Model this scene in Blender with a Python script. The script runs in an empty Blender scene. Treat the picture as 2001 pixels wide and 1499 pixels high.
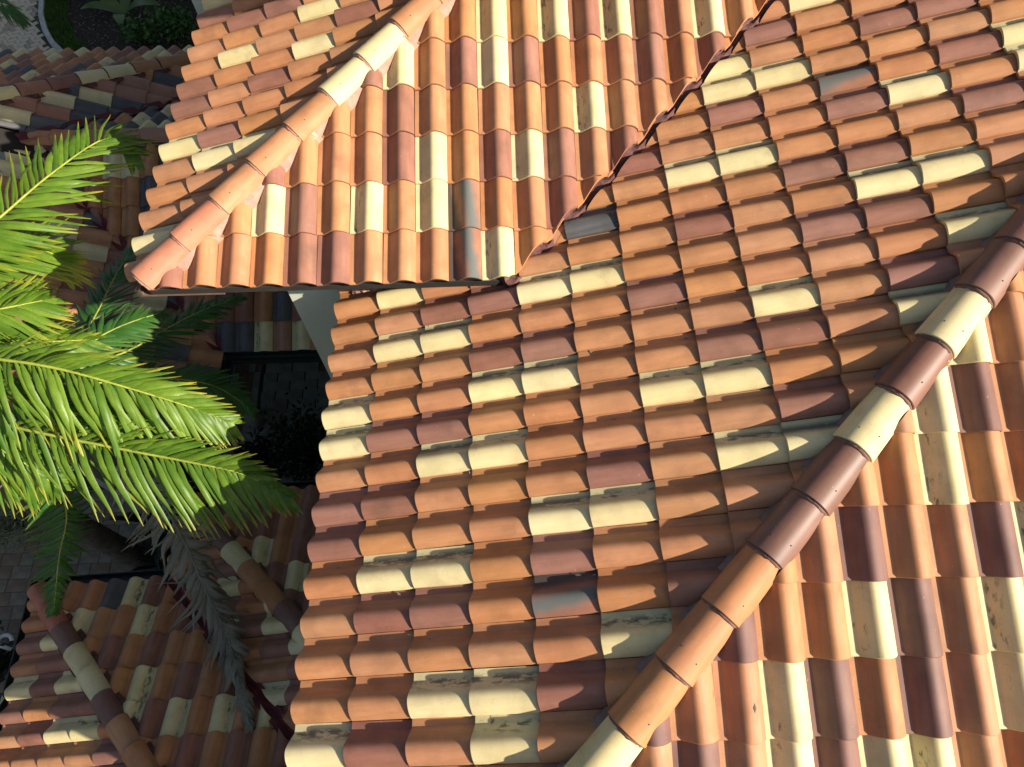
import bpy, bmesh, math, random
from mathutils import Vector, Matrix, noise
random.seed(7)
sc = bpy.context.scene
col = sc.collection
R_ = math.radians
Z0 = 6.25                      # paving level is z = 0; roof figures below are given relative to the big roof's eave

# ------------------------------------------------------------------ camera
cam_d = bpy.data.cameras.new('camera'); cam = bpy.data.objects.new('camera', cam_d); col.objects.link(cam)
CAMP = Vector((1.21628, -2.8698, 4.34798 + Z0))
rv = Vector((-0.48597, 0.00825, 0.03252))
CROT = Matrix.Rotation(rv.length, 3, rv.normalized()).transposed()
cam.matrix_world = Matrix.Translation(CAMP) @ CROT.to_4x4()
FPX = 1330.05
cam_d.sensor_width = 36.0; cam_d.lens = 36.0 * FPX / 2001.0
cam_d.clip_start = 0.05; cam_d.clip_end = 400
sc.camera = cam
def pix(P):
    q = CROT.transposed() @ (Vector(P) - CAMP)
    if q.z > -0.1: return (1e6, 1e6)
    return (1000.5 - FPX*q.x/q.z, 749.5 + FPX*q.y/q.z)

# ------------------------------------------------------------------ sky, sun, exposure
SUN = Vector((1.0, -0.45, 0.665)).normalized()
w = bpy.data.worlds.new('World'); sc.world = w; w.use_nodes = True
nt = w.node_tree; bg = nt.nodes['Background']
sky = nt.nodes.new('ShaderNodeTexSky'); sky.sky_type = 'NISHITA'; sky.sun_disc = False
sky.sun_elevation = math.asin(SUN.z); sky.sun_rotation = math.atan2(SUN.x, SUN.y)
sky.air_density = 1.0; sky.dust_density = 2.5; sky.ozone_density = 0.4
nt.links.new(sky.outputs[0], bg.inputs[0]); bg.inputs[1].default_value = 0.066
sd = bpy.data.lights.new('sun', 'SUN'); sd.energy = 5.0; sd.angle = R_(0.55); sd.color = (1.0, 0.915, 0.775)
so = bpy.data.objects.new('sun', sd); col.objects.link(so); so.location = (20, -8, 20)
so.rotation_euler = (-SUN).to_track_quat('-Z', 'Y').to_euler()
sc.view_settings.view_transform = 'Standard'; sc.view_settings.look = 'None'
sc.view_settings.exposure = 0.84; sc.view_settings.gamma = 1.0
sc.view_settings.use_curve_mapping = False

# ------------------------------------------------------------------ materials
def nodes(name):
    m = bpy.data.materials.new(name); m.use_nodes = True
    t = m.node_tree; b = t.nodes['Principled BSDF']
    return m, t, b
class NB:
    def __init__(s, t): s.t = t
    def n(s, k, **kw):
        x = s.t.nodes.new('ShaderNode' + k)
        for a, v in kw.items(): setattr(x, a, v)
        return x
    def l(s, a, b): s.t.links.new(a, b)
    def math(s, op, a, b=None, c=None, clamp=False):
        x = s.n('Math', operation=op, use_clamp=clamp)
        for i, v in enumerate((a, b, c)):
            if v is None: continue
            if isinstance(v, (int, float)): x.inputs[i].default_value = v
            else: s.l(v, x.inputs[i])
        return x.outputs[0]
    def ramp(s, v, lo, hi, a=0.0, b=1.0):
        x = s.n('MapRange', interpolation_type='SMOOTHSTEP'); s.l(v, x.inputs[0])
        for i, q in enumerate((lo, hi, a, b)): x.inputs[i+1].default_value = q
        return x.outputs[0]
    def mix(s, f, a, b, mode='MIX'):
        x = s.n('Mix', data_type='RGBA', blend_type=mode)
        if isinstance(f, (int, float)): x.inputs[0].default_value = f
        else: s.l(f, x.inputs[0])
        for i, v in ((6, a), (7, b)):
            if isinstance(v, tuple): x.inputs[i].default_value = (*v, 1)
            else: s.l(v, x.inputs[i])
        return x.outputs[2]
    def noise(s, vec, scale, detail=3, rough=0.55):
        x = s.n('TexNoise'); x.inputs['Scale'].default_value = scale; x.inputs['Detail'].default_value = detail
        x.inputs['Roughness'].default_value = rough
        if vec is not None: s.l(vec, x.inputs['Vector'])
        return x.outputs[0]
    def vmul(s, v, k):
        x = s.n('VectorMath', operation='MULTIPLY'); s.l(v, x.inputs[0]); x.inputs[1].default_value = k; return x.outputs[0]
    def vadd(s, v, u):
        x = s.n('VectorMath', operation='ADD'); s.l(v, x.inputs[0]); s.l(u, x.inputs[1]); return x.outputs[0]
    def bump(s, h, strength, dist, b):
        x = s.n('Bump'); x.inputs['Strength'].default_value = strength; x.inputs['Distance'].default_value = dist
        s.l(h, x.inputs['Height']); s.l(x.outputs[0], b.inputs['Normal'])

def tile_material(name, c1, c2, rough=0.66, stain=0.0, flash=None, vary=0.10, smin=0.0):
    m, t, b = nodes(name); g = NB(t)
    tc = g.n('TexCoord'); oi = g.n('ObjectInfo'); rnd = oi.outputs['Random']
    off = g.n('CombineXYZ')
    g.l(g.math('MULTIPLY', rnd, 31.0), off.inputs[0]); g.l(g.math('MULTIPLY', rnd, 17.0), off.inputs[1]); g.l(g.math('MULTIPLY', rnd, 23.0), off.inputs[2])
    vec = g.vadd(tc.outputs['Object'], off.outputs[0])
    band = g.noise(g.vmul(vec, (26, 2.2, 26)), 1.0, 3)
    blotch = g.noise(vec, 5.0, 4)
    grain = g.noise(vec, 210, 2, 0.7)
    c = g.mix(g.ramp(band, 0.3, 0.72), c1, c2)
    c = g.mix(g.ramp(blotch, 0.40, 0.72, 0, 0.6), c, tuple(min(1, x*0.72) for x in c1))
    c = g.mix(g.ramp(g.noise(g.vmul(vec, (9, 3.5, 9)), 1.0, 4), 0.50, 0.72, 0, 0.30), c, tuple(min(1, x*1.25+.02) for x in c2))
    if flash:
        ax = g.n('Attribute', attribute_name='lx'); sep = g.n('SeparateXYZ'); g.l(tc.outputs['Object'], sep.inputs[0])
        s1 = g.math('ADD', ax.outputs['Fac'], g.math('MULTIPLY', sep.outputs[1], 0.16))
        s1 = g.math('ADD', s1, g.math('MULTIPLY', g.math('SUBTRACT', g.noise(vec, 9, 3), 0.5), 0.05))
        f1 = g.math('MULTIPLY', g.ramp(s1, 0.10, 0.17), g.ramp(s1, 0.19, 0.25, 1, 0))
        c = g.mix(g.math('MULTIPLY', f1, 0.95), c, flash)
        c = g.mix(g.ramp(s1, 0.06, 0.12, 0.85, 0), c, tuple(x*0.35 for x in flash))
    # tile-to-tile differences of the firing
    hs = g.n('HueSaturation'); g.l(c, hs.inputs['Color'])
    wn = g.n('TexWhiteNoise', noise_dimensions='1D'); g.l(rnd, wn.inputs['W'])
    sp = g.n('SeparateColor'); g.l(wn.outputs['Color'], sp.inputs[0])
    g.l(g.math('MULTIPLY_ADD', sp.outputs[0], vary, 1 - vary/2), hs.inputs['Value'])
    g.l(g.math('MULTIPLY_ADD', sp.outputs[1], 0.008, 0.496), hs.inputs['Hue'])
    g.l(g.math('MULTIPLY_ADD', sp.outputs[2], 0.10, 0.95), hs.inputs['Saturation'])
    c = hs.outputs[0]
    # grain and pale lime specks
    c = g.mix(g.ramp(grain, 0.35, 0.7, 0, 0.10), c, (0.02, 0.012, 0.008))
    sn = g.noise(g.vadd(vec, off.outputs[0]), 60, 2, 0.5)
    c = g.mix(g.ramp(sn, 0.745, 0.78, 0, 0.35), c, (0.75, 0.66, 0.52))
    dn = g.noise(vec, 3.2, 5, 0.65)
    c = g.mix(g.ramp(dn, 0.52, 0.78, 0, 0.34), c, (0.10, 0.07, 0.05))
    if stain > 0:
        ax = g.n('Attribute', attribute_name='lx')
        lx = ax.outputs['Fac']
        crease = g.math('MULTIPLY', g.ramp(lx, 0.012, 0.046), g.ramp(lx, 0.054, 0.105, 1, 0))
        st = g.noise(g.vmul(vec, (30, 11, 30)), 1.0, 5, 0.7)
        amt = g.math('MULTIPLY_ADD', sp.outputs[1], 0.18, smin)
        mk = g.math('MULTIPLY', crease, g.ramp(g.math('ADD', st, amt), 0.50, 0.62))
        c = g.mix(g.math('MULTIPLY', mk, stain), c, (0.022, 0.020, 0.015))
        # short mildew ticks running down the roll
        tk = g.noise(g.vmul(vec, (14, 75, 14)), 1.0, 3, 0.6)
        patch = g.ramp(g.noise(vec, 7, 2), 0.5, 0.66)
        fade = g.ramp(lx, 0.07, 0.20, 1, 0.12)
        tkm = g.math('MULTIPLY', g.math('MULTIPLY', g.ramp(tk, 0.66, 0.72), patch), fade)
        c = g.mix(g.math('MULTIPLY', tkm, 0.8), c, (0.05, 0.04, 0.03))
        c = g.mix(g.math('MULTIPLY', g.ramp(lx, 0.03, 0.12, 1, 0), 0.35), c, (0.42, 0.42, 0.27))
    g.l(c, b.inputs['Base Color'])
    b.inputs['Roughness'].default_value = rough; b.inputs['Specular IOR Level'].default_value = 0.38
    g.bump(g.math('ADD', g.math('MULTIPLY', grain, 0.6), g.math('MULTIPLY', band, 0.5)), 0.22, 0.0016, b)
    return m
M = {}
M['o'] = tile_material('orange_clay', (0.435, 0.195, 0.086), (0.505, 0.236, 0.108))
M['c'] = tile_material('cream_clay', (0.69, 0.57, 0.29), (0.73, 0.615, 0.33), stain=0.95, vary=0.08)
M['c2'] = tile_material('clean_cream_clay', (0.69, 0.57, 0.29), (0.73, 0.615, 0.33), stain=0.95, vary=0.08, smin=-0.13)
M['m'] = tile_material('mauve_brown_clay', (0.26, 0.115, 0.077), (0.315, 0.143, 0.098))
M['d'] = tile_material('shaded_mauve_clay', (0.175, 0.085, 0.066), (0.22, 0.108, 0.082))  # mauve copy darkened for one slope, its shade put into the colour
M['s'] = tile_material('slate_grey_clay', (0.085, 0.085, 0.088), (0.125, 0.12, 0.12))
M['p'] = tile_material('dusty_pink_clay', (0.36, 0.175, 0.11), (0.42, 0.21, 0.14))
M['f'] = tile_material('flashed_clay', (0.30, 0.125, 0.075), (0.36, 0.155, 0.09), flash=(0.11, 0.125, 0.118))
M['r'] = tile_material('red_orange_clay', (0.47, 0.165, 0.090), (0.52, 0.205, 0.125))
M['b'] = tile_material('brown_glazed_clay', (0.185, 0.090, 0.064), (0.225, 0.112, 0.080), rough=0.50)

def plain(name, c, rough=0.8, var=0.25, scale=8.0, bump=0.3, bd=0.004, spec=0.3, fine=60.0):
    m, t, b = nodes(name); g = NB(t); tc = g.n('TexCoord')
    n1 = g.noise(tc.outputs['Object'], scale, 5, 0.6); n2 = g.noise(tc.outputs['Object'], fine, 3, 0.6)
    k = g.mix(g.ramp(n1, 0.3, 0.75), tuple(x*(1-var) for x in c), tuple(min(1, x*(1+var)) for x in c))
    k = g.mix(g.ramp(n2, 0.45, 0.75, 0, 0.25), k, tuple(x*0.5 for x in c))
    g.l(k, b.inputs['Base Color']); b.inputs['Roughness'].default_value = rough; b.inputs['Specular IOR Level'].default_value = spec
    g.bump(g.math('ADD', n1, n2), bump, bd, b)
    return m
M['mortar'] = plain('pink_mortar', (0.46, 0.25, 0.19), 0.92, 0.16, 14, 0.7, 0.006)
M['mortar_dark'] = plain('weathered_valley_mortar', (0.135, 0.062, 0.056), 0.95, 0.35, 18, 0.8, 0.008)
M['mortar_hip'] = plain('grey_brown_hip_mortar', (0.27, 0.175, 0.14), 0.95, 0.25, 14, 0.7, 0.006)
M['mortar_brown'] = plain('brown_joint_mortar', (0.22, 0.12, 0.095), 0.95, 0.3, 25, 0.6, 0.004)
M['red_flash'] = plain('dark_red_valley_metal', (0.13, 0.025, 0.028), 0.55, 0.35, 12, 0.3, 0.003)
M['wall'] = plain('grey_green_render', (0.60, 0.63, 0.52), 0.9, 0.06, 3, 0.35, 0.003, fine=120)
M['wall_pale'] = plain('pale_render', (0.46, 0.46, 0.41), 0.9, 0.10, 3, 0.3, 0.003, fine=120)
M['fascia'] = plain('brown_fascia', (0.17, 0.105, 0.075), 0.75, 0.2, 9, 0.2, 0.002)
M['deck'] = plain('roof_underlay', (0.030, 0.025, 0.022), 0.95, 0.2, 6, 0.1, 0.002)
M['gutter'] = plain('dark_gutter_metal', (0.022, 0.030, 0.028), 0.45, 0.25, 10, 0.15, 0.001, spec=0.5)
M['paver'] = plain('concrete_paver', (0.52, 0.46, 0.33), 0.92, 0.22, 5, 0.5, 0.004)
M['paver2'] = plain('dark_concrete_paver', (0.36, 0.30, 0.22), 0.92, 0.25, 5, 0.5, 0.004)
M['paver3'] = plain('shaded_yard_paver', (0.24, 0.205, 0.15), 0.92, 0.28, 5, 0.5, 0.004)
M['court'] = plain('courtyard_stone', (0.36, 0.36, 0.30), 0.85, 0.22, 4, 0.4, 0.003)
M['court2'] = plain('brown_courtyard_stone', (0.23, 0.165, 0.115), 0.85, 0.25, 4, 0.4, 0.003)
M['joint'] = plain('sandy_joint', (0.07, 0.063, 0.05), 0.95, 0.3, 20, 0.4, 0.004)
M['soil'] = plain('mulch_soil', (0.040, 0.028, 0.019), 0.97, 0.5, 16, 1.0, 0.02)
M['earth'] = plain('ground_earth', (0.075, 0.065, 0.045), 0.97, 0.35, 1.5, 0.6, 0.02)
M['kerb'] = plain('concrete_kerb', (0.40, 0.40, 0.36), 0.9, 0.2, 6, 0.4, 0.004)
M['stone'] = plain('pale_cast_stone', (0.36, 0.36, 0.31), 0.85, 0.12, 6, 0.3, 0.003)
M['white'] = plain('white_ceramic', (0.72, 0.72, 0.68), 0.45, 0.05, 6, 0.1, 0.001, spec=0.5)
M['lid'] = plain('grey_green_lid', (0.26, 0.34, 0.32), 0.5, 0.1, 8, 0.1, 0.001, spec=0.5)
M['trunk'] = plain('palm_trunk_bark', (0.155, 0.125, 0.095), 0.95, 0.3, 7, 0.8, 0.01)
M['twig'] = plain('grey_twig', (0.24, 0.25, 0.19), 0.9, 0.3, 10, 0.2, 0.002)
M['rachis'] = plain('yellow_green_stalk', (0.29, 0.33, 0.05), 0.5, 0.2, 10, 0.1, 0.001)
M['rachis_dead'] = plain('dry_grey_stalk', (0.20, 0.21, 0.17), 0.85, 0.2, 10, 0.2, 0.001)
M['stem'] = plain('woody_stem', (0.10, 0.07, 0.045), 0.9, 0.3, 10, 0.2, 0.002)

def leaf_material(name, c1, c2, tip, trans=0.35, tipf=0.8, rough=0.42):
    m, t, b = nodes(name); g = NB(t)
    ax = g.n('Attribute', attribute_name='lt'); tc = g.n('TexCoord'); oi = g.n('ObjectInfo')
    n1 = g.noise(tc.outputs['Object'], 3.0, 3); rib = g.noise(g.vmul(tc.outputs['Object'], (1.0, 160, 160)), 1.0, 2)
    geo = g.n('NewGeometry')
    v = g.math('ADD', g.math('MULTIPLY', n1, 0.55), g.math('MULTIPLY', geo.outputs['Random Per Island'], 0.30))
    v = g.math('ADD', v, g.math('MULTIPLY', oi.outputs['Random'], 0.30))
    c = g.mix(g.ramp(v, 0.25, 0.95), c1, c2)
    c = g.mix(g.ramp(rib, 0.4, 0.7, 0, 0.35), c, tuple(x*0.6 for x in c1))
    k = g.math('ADD', ax.outputs['Fac'], g.math('MULTIPLY', g.math('SUBTRACT', v, 0.55), 0.7))
    c = g.mix(g.ramp(k, 0.72, 1.05, 0, tipf), c, tip)
    g.l(c, b.inputs['Base Color']); b.inputs['Roughness'].default_value = rough; b.inputs['Specular IOR Level'].default_value = 0.45
    tr = g.n('BsdfTranslucent'); g.l(c, tr.inputs['Color'])
    mx = g.n('MixShader'); mx.inputs[0].default_value = trans
    g.l(b.outputs[0], mx.inputs[1]); g.l(tr.outputs[0], mx.inputs[2])
    out = [x for x in t.nodes if x.type == 'OUTPUT_MATERIAL'][0]; g.l(mx.outputs[0], out.inputs[0])
    g.bump(rib, 0.25, 0.002, b)
    return m
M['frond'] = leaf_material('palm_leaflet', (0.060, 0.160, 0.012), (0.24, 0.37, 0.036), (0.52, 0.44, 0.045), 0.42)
M['frond_shaded'] = leaf_material('shaded_palm_leaflet', (0.030, 0.105, 0.018), (0.060, 0.165, 0.026), (0.20, 0.20, 0.05), 0.25, 0.5)  # darker leaflet copy for the shaded fronds, shade put into the colour
M['frond_dead'] = leaf_material('dry_palm_leaflet', (0.17, 0.165, 0.125), (0.29, 0.275, 0.21), (0.26, 0.22, 0.16), 0.2, 0.6, 0.8)
M['leaf'] = leaf_material('garden_leaf', (0.04, 0.11, 0.018), (0.09, 0.19, 0.03), (0.07, 0.12, 0.03), 0.25, 0.4)
M['leaf_light'] = leaf_material('yellow_green_leaf', (0.18, 0.24, 0.03), (0.38, 0.40, 0.06), (0.30, 0.30, 0.05), 0.3, 0.4)
M['leaf_broad'] = leaf_material('broad_garden_leaf', (0.09, 0.14, 0.035), (0.16, 0.22, 0.055), (0.13, 0.14, 0.05), 0.25, 0.4)
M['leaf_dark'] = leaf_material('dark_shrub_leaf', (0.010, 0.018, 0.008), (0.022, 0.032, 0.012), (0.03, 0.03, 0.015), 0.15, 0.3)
M['grass'] = leaf_material('lawn_grass', (0.045, 0.14, 0.014), (0.09, 0.21, 0.024), (0.16, 0.20, 0.05), 0.25, 0.4)
M['grey_leaf'] = leaf_material('silvery_leaf', (0.15, 0.20, 0.08), (0.30, 0.34, 0.18), (0.35, 0.36, 0.22), 0.25, 0.4)

# ------------------------------------------------------------------ object helpers
def obj(name, me, mat=None, parent=None, mw=None):
    o = bpy.data.objects.new(name, me); col.objects.link(o)
    if mat is not None:
        if not me.materials: me.materials.append(None)
        o.material_slots[0].link = 'OBJECT'; o.material_slots[0].material = mat
    if parent is not None:
        o.parent = parent
        o.matrix_parent_inverse = WM[parent.name].inverted()
    m = mw if mw is not None else Matrix.Identity(4)
    o.matrix_basis = m; WM[o.name] = m
    return o
WM = {}
def thing(name, label, cat, loc=(0, 0, 0), group=None):
    o = bpy.data.objects.new(name, None); col.objects.link(o); o.empty_display_size = 0.3
    o.location = loc; WM[o.name] = Matrix.Translation(loc)
    tag(o, label, cat, group); return o
def tag(o, label=None, cat=None, group=None, kind=None):
    if label: o['label'] = label
    if cat: o['category'] = cat
    if group: o['group'] = group
    if kind: o['kind'] = kind
    return o
def mesh(name, verts, faces, smooth=False, lt=None):
    me = bpy.data.meshes.new(name); me.from_pydata([tuple(v) for v in verts], [], faces); me.update()
    if smooth: me.polygons.foreach_set('use_smooth', [True]*len(me.polygons))
    if lt is not None:
        a = me.attributes.new('lt', 'FLOAT', 'POINT'); a.data.foreach_set('value', lt)
    return me
class MB:
    def __init__(s): s.v = []; s.f = []; s.lt = []
    def add(s, verts, faces, lt=None):
        k = len(s.v); s.v += [Vector(q) for q in verts]; s.f += [tuple(i+k for i in f) for f in faces]
        s.lt += lt if lt is not None else [0.0]*len(verts)
    def box(s, lo, hi, M4=None):
        (a, b, c), (d, e, f) = lo, hi
        P = [Vector(q) for q in ((a,b,c),(d,b,c),(d,e,c),(a,e,c),(a,b,f),(d,b,f),(d,e,f),(a,e,f))]
        if M4 is not None: P = [M4 @ q for q in P]
        s.add(P, [(0,3,2,1),(4,5,6,7),(0,1,5,4),(1,2,6,5),(2,3,7,6),(3,0,4,7)])
    def tube(s, pts, rads, n=8, cap=True):
        pts = [Vector(q) for q in pts]; V = []; F = []
        up = Vector((0, 0, 1))
        for i, q in enumerate(pts):
            t = (pts[min(i+1, len(pts)-1)] - pts[max(i-1, 0)]).normalized()
            a = t.cross(up)
            if a.length < 1e-3: a = t.cross(Vector((1, 0, 0)))
            a.normalize(); b = a.cross(t).normalized()
            r = rads[i] if isinstance(rads, (list, tuple)) else rads
            for k in range(n):
                an = 2*math.pi*k/n; V.append(q + a*math.cos(an)*r + b*math.sin(an)*r)
        for i in range(len(pts)-1):
            for k in range(n):
                k2 = (k+1) % n; F.append((i*n+k, i*n+k2, (i+1)*n+k2, (i+1)*n+k))
        if cap: F.append(tuple(range(n-1, -1, -1))); F.append(tuple(range((len(pts)-1)*n, len(pts)*n)))
        s.add(V, F)
    def lathe(s, c, prof, n=24):
        V = []; F = []
        for r, z in prof:
            for k in range(n):
                an = 2*math.pi*k/n; V.append((c[0]+r*math.cos(an), c[1]+r*math.sin(an), c[2]+z))
        for i in range(len(prof)-1):
            for k in range(n):
                k2 = (k+1) % n; F.append((i*n+k, i*n+k2, (i+1)*n+k2, (i+1)*n+k))
        F.append(tuple(range(n-1, -1, -1))); F.append(tuple(range((len(prof)-1)*n, len(prof)*n)))
        s.add(V, F)
    def build(s, name, mat, parent=None, smooth=False, lt=False):
        return obj(name, mesh(name, s.v, s.f, smooth, s.lt if lt else None), mat, parent)
def sharp(bm, ang=21):
    bm.normal_update()
    for f in bm.faces: f.smooth = True
    for e in bm.edges:
        if len(e.link_faces) == 2 and e.calc_face_angle(0) > R_(ang): e.smooth = False
        elif len(e.link_faces) != 2: e.smooth = False

# ------------------------------------------------------------------ the roof tile
TW = 0.228; EXP = 0.36234; LAP = 0.065; TH = 0.019; LIFT = 0.025; HB = 0.073
def prof(s):
    if s <= 0.22: return 0.0
    c = 0.60
    if s < c:
        x = (s-0.22)/(c-0.22); a = math.sin(x*math.pi/2)**2; b = max(0, 1-(1-x)**2.0)**0.5
        return HB*(0.58*a + 0.42*b)
    x = (s-c)/0.42
    return HB*(max(0, 1-x*x))**0.82
XS = [0.0, .10, .19, .225, .26, .30, .345, .39, .435, .48, .525, .57, .615, .66, .705, .75, .795, .84, .88, .915, .945, .97, .99]
def tile_bm(closed):
    bm = bmesh.new(); lx = bm.verts.layers.float.new('lx'); n = len(XS)
    L = EXP + LAP
    def lift(y): return LIFT*(1 - y/EXP)
    def row(y, dz, dy=0.0):
        r = []
        for s in XS:
            v = bm.verts.new((s*TW, y, prof(s)+lift(y)+dz)); v[lx] = s*TW; r.append(v)
        return r
    top = [row(0.0, -0.0045), row(0.0045, 0.0), row(L, 0.0)]
    bot = [row(0.0, -TH)] + ([row(L, -TH)] if closed else [])
    def strip(a, b):
        for i in range(n-1): bm.faces.new((a[i], a[i+1], b[i+1], b[i]))
    strip(top[0], top[1]); strip(top[1], top[2]); strip(bot[0], top[0])
    if closed:
        strip(bot[1], bot[0]); strip(top[2], bot[1])
        bm.faces.new((bot[0][0], top[0][0], top[1][0], top[2][0], bot[1][0]))
        bm.faces.new((bot[0][-1], bot[1][-1], top[2][-1], top[1][-1], top[0][-1]))
    else:
        v = bm.verts.new((XS[-1]*TW, L, prof(XS[-1])+lift(L)-TH)); v[lx] = TW
        bm.faces.new((bot[0][-1], v, top[2][-1], top[1][-1], top[0][-1]))
    bmesh.ops.recalc_face_normals(bm, faces=bm.faces) if closed else None
    sharp(bm)
    return bm
def to_mesh(bm, name):
    me = bpy.data.meshes.new(name); bm.to_mesh(me); return me
_b = tile_bm(False); TILE = to_mesh(_b, 'roof_tile'); TILE.materials.append(None); _b.free()
_b = tile_bm(True); TILE_C = to_mesh(_b, 'roof_tile_eave'); TILE_C.materials.append(None)
SOLID = _b
def cut_tile(Mt, planes):
    """a tile sawn along plan lines (n, c): keep n.x >= c"""
    bm = SOLID.copy(); Mi = Mt.inverted(); Rt = Mt.to_3x3().normalized().transposed()
    for nx, ny, c in planes:
        nn = Vector((nx, ny, 0)); P = nn*(c/nn.length_squared)
        r = bmesh.ops.bisect_plane(bm, geom=bm.verts[:]+bm.edges[:]+bm.faces[:], plane_co=Mi @ P, plane_no=Rt @ (-nn), clear_outer=True)
        ed = [g for g in r['geom_cut'] if isinstance(g, bmesh.types.BMEdge)]
        if ed:
            try: bmesh.ops.triangle_fill(bm, use_beauty=True, use_dissolve=False, edges=ed)
            except Exception: pass
    if len(bm.faces) < 4: bm.free(); return None
    sharp(bm)
    me = to_mesh(bm, 'cut_roof_tile'); bm.free(); me.materials.append(None); return me

COLS = {
'A':"-8,10c -7,9m -6,8c -6,11m -6,12m -5,8c -5,9c -4,8m -4,10f -4,12m -4,13c -3,6m -3,10m -3,11c -2,7c -2,8c -2,12m -1,5s -1,9m -1,10m 0,1c 0,7m 0,10c 0,11c 1,2m 1,3m 1,4c 1,5c 1,9m 1,10m 2,1c 2,2c 2,6m 2,11c 3,3m 3,4m 3,8c 3,10m 4,0c 4,3c 4,4c 4,7m 4,8m 4,10c 5,0c 5,1m 5,2m 5,6c 5,7c 6,2c 6,3c 6,8m 7,0m 7,1m 7,5m 7,7c 7,8c 8,0m 8,4c 8,5c 9,1c 9,2c 9,4m 10,1m 10,2m 10,4f 10,6m 11,5c 12,2c 12,3c 12,4m 13,0c 13,1m 13,3c",
'B':"-4,0m -1,1c -1,2m 0,0m 0,1m 0,3c 1,0m 2,1c 2,4m 3,2m 3,3m 3,4c 4,1c 4,2c 5,0f 5,1f 5,4m 6,0c 6,2m 6,4c 6,5c 7,2c 7,4m 8,1m 8,2m 8,5c 9,3c 9,5m 10,2m 10,5c 11,4m 11,5m 13,4m 13,5c",
'C':"0,0c 1,0m 2,1m 2,2m 3,3c 4,1c 4,4m 5,0m 5,3c 6,0m 6,2m 8,0c 8,1m 9,1c 9,2c 12,0c",
'D':"-1,0m 0,-1m 1,1m 2,-1c 2,0c 3,-1m 3,0m 4,1c 4,2m 5,-1c 5,0m 5,1m 6,3c 6,4c 7,0c 7,1c 7,2m 7,4m 7,5c",
'EN':"-11,5m -10,4c -9,5m -8,3m -8,4c -7,5m -6,3m -6,4c -5,1m -4,2m -4,3c -4,4c -3,0m -3,1c -2,0c -2,2m -1,0s 0,1c",
'EW':"1,1c 2,1m 3,0c 3,1m 3,2c 4,2m 5,1m 5,2c 5,3c 6,4m",
'GS':"-5,6c -4,4s -4,5s -3,6s -1,0m 0,0s 0,1m 1,0s 1,1m 2,0c 3,1s 4,0c",
'FE':"-5,3s -5,4s -4,4s -4,5s -3,4p -6,3s -6,4s -3,5s -5,5s -2,4p -4,3s -3,2s -3,3c -2,1s -2,2p -2,3p -1,1s -1,2c 0,0s 0,1c 0,2s 1,-1p 1,0p 1,1p 2,-1p 3,-1s",  # leading slate and pink codes stand in for shade on sunlit far-left tiles
'FN':"4,0c 4,3c 5,0m 5,3m 6,0m 6,5c 7,2m 8,4m 9,0c 9,1m 9,4c 9,5m 10,1c 12,1m 13,0c",
'GN':"0,6s 0,7c 1,5c 2,5s 2,6c 2,7s",
'E2W':"-3,2m -1,2m 0,2c 0,4c 1,4m 1,5c 3,4c 3,5m 4,4m",
'E2N':"-2,1m -2,2m -2,3c -1,3m 0,1m 0,2c 1,1m"}
def colmap(k):
    d = {}
    for q in COLS.get(k, '').split():
        a, b = q[:-1].split(','); d[(int(a), int(b))] = q[-1]
    return d
FACES = {'W': ((0,-1,0),(1,0)), 'S': ((1,0,0),(0,1)), 'N': ((-1,0,0),(0,-1)), 'E': ((0,1,0),(-1,0))}
class Slope:
    def __init__(s, O, face, th, yaw=0.0, size=1.0):
        s.k = size
        u, h = FACES[face]; Rz = Matrix.Rotation(yaw, 3, 'Z')
        s.O = Vector(O) + Vector((0, 0, Z0)); s.th = th
        s.u = Rz @ Vector(u); s.h = Rz @ Vector((h[0], h[1], 0))
        s.v = s.h*math.cos(th) + Vector((0, 0, math.sin(th))); s.n = s.u.cross(s.v)
    def z(s, x, y):
        return s.O.z + math.tan(s.th)*((Vector((x, y, 0)) - Vector((s.O.x, s.O.y, 0))).dot(s.h))
    def mat(s, i, j):
        P = s.O + s.u*((i-1)*TW*s.k) + s.v*(j*EXP*s.k)
        m = Matrix((s.u*s.k, s.v*s.k, s.n*s.k)).transposed().to_4x4(); m.translation = P; return m
    def deck(s, poly, parent, off=0.035, thick=0.05):
        V = [Vector((x, y, s.z(x, y)-off)) for x, y in poly] + [Vector((x, y, s.z(x, y)-off-thick)) for x, y in poly]
        n = len(poly); F = [tuple(range(n)), tuple(range(2*n-1, n-1, -1))] + [(k, k+n, (k+1) % n+n, (k+1) % n) for k in range(n)]
        bm = bmesh.new(); vs = [bm.verts.new(v) for v in V]
        for f in F: bm.faces.new([vs[k] for k in f])
        bmesh.ops.recalc_face_normals(bm, faces=bm.faces)
        me = to_mesh(bm, 'roof_slope'); bm.free()
        return obj('roof_slope', me, M['deck'], parent)
STAT = {}
def open_left(x, y): return x < ((418-.27*y) if y < 500 else (690 if y < 640 else 672-.075*(y-640)))
def framed(P): x, y = pix(P); return -10 < x < 2011 and -10 < y < 1509
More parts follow.
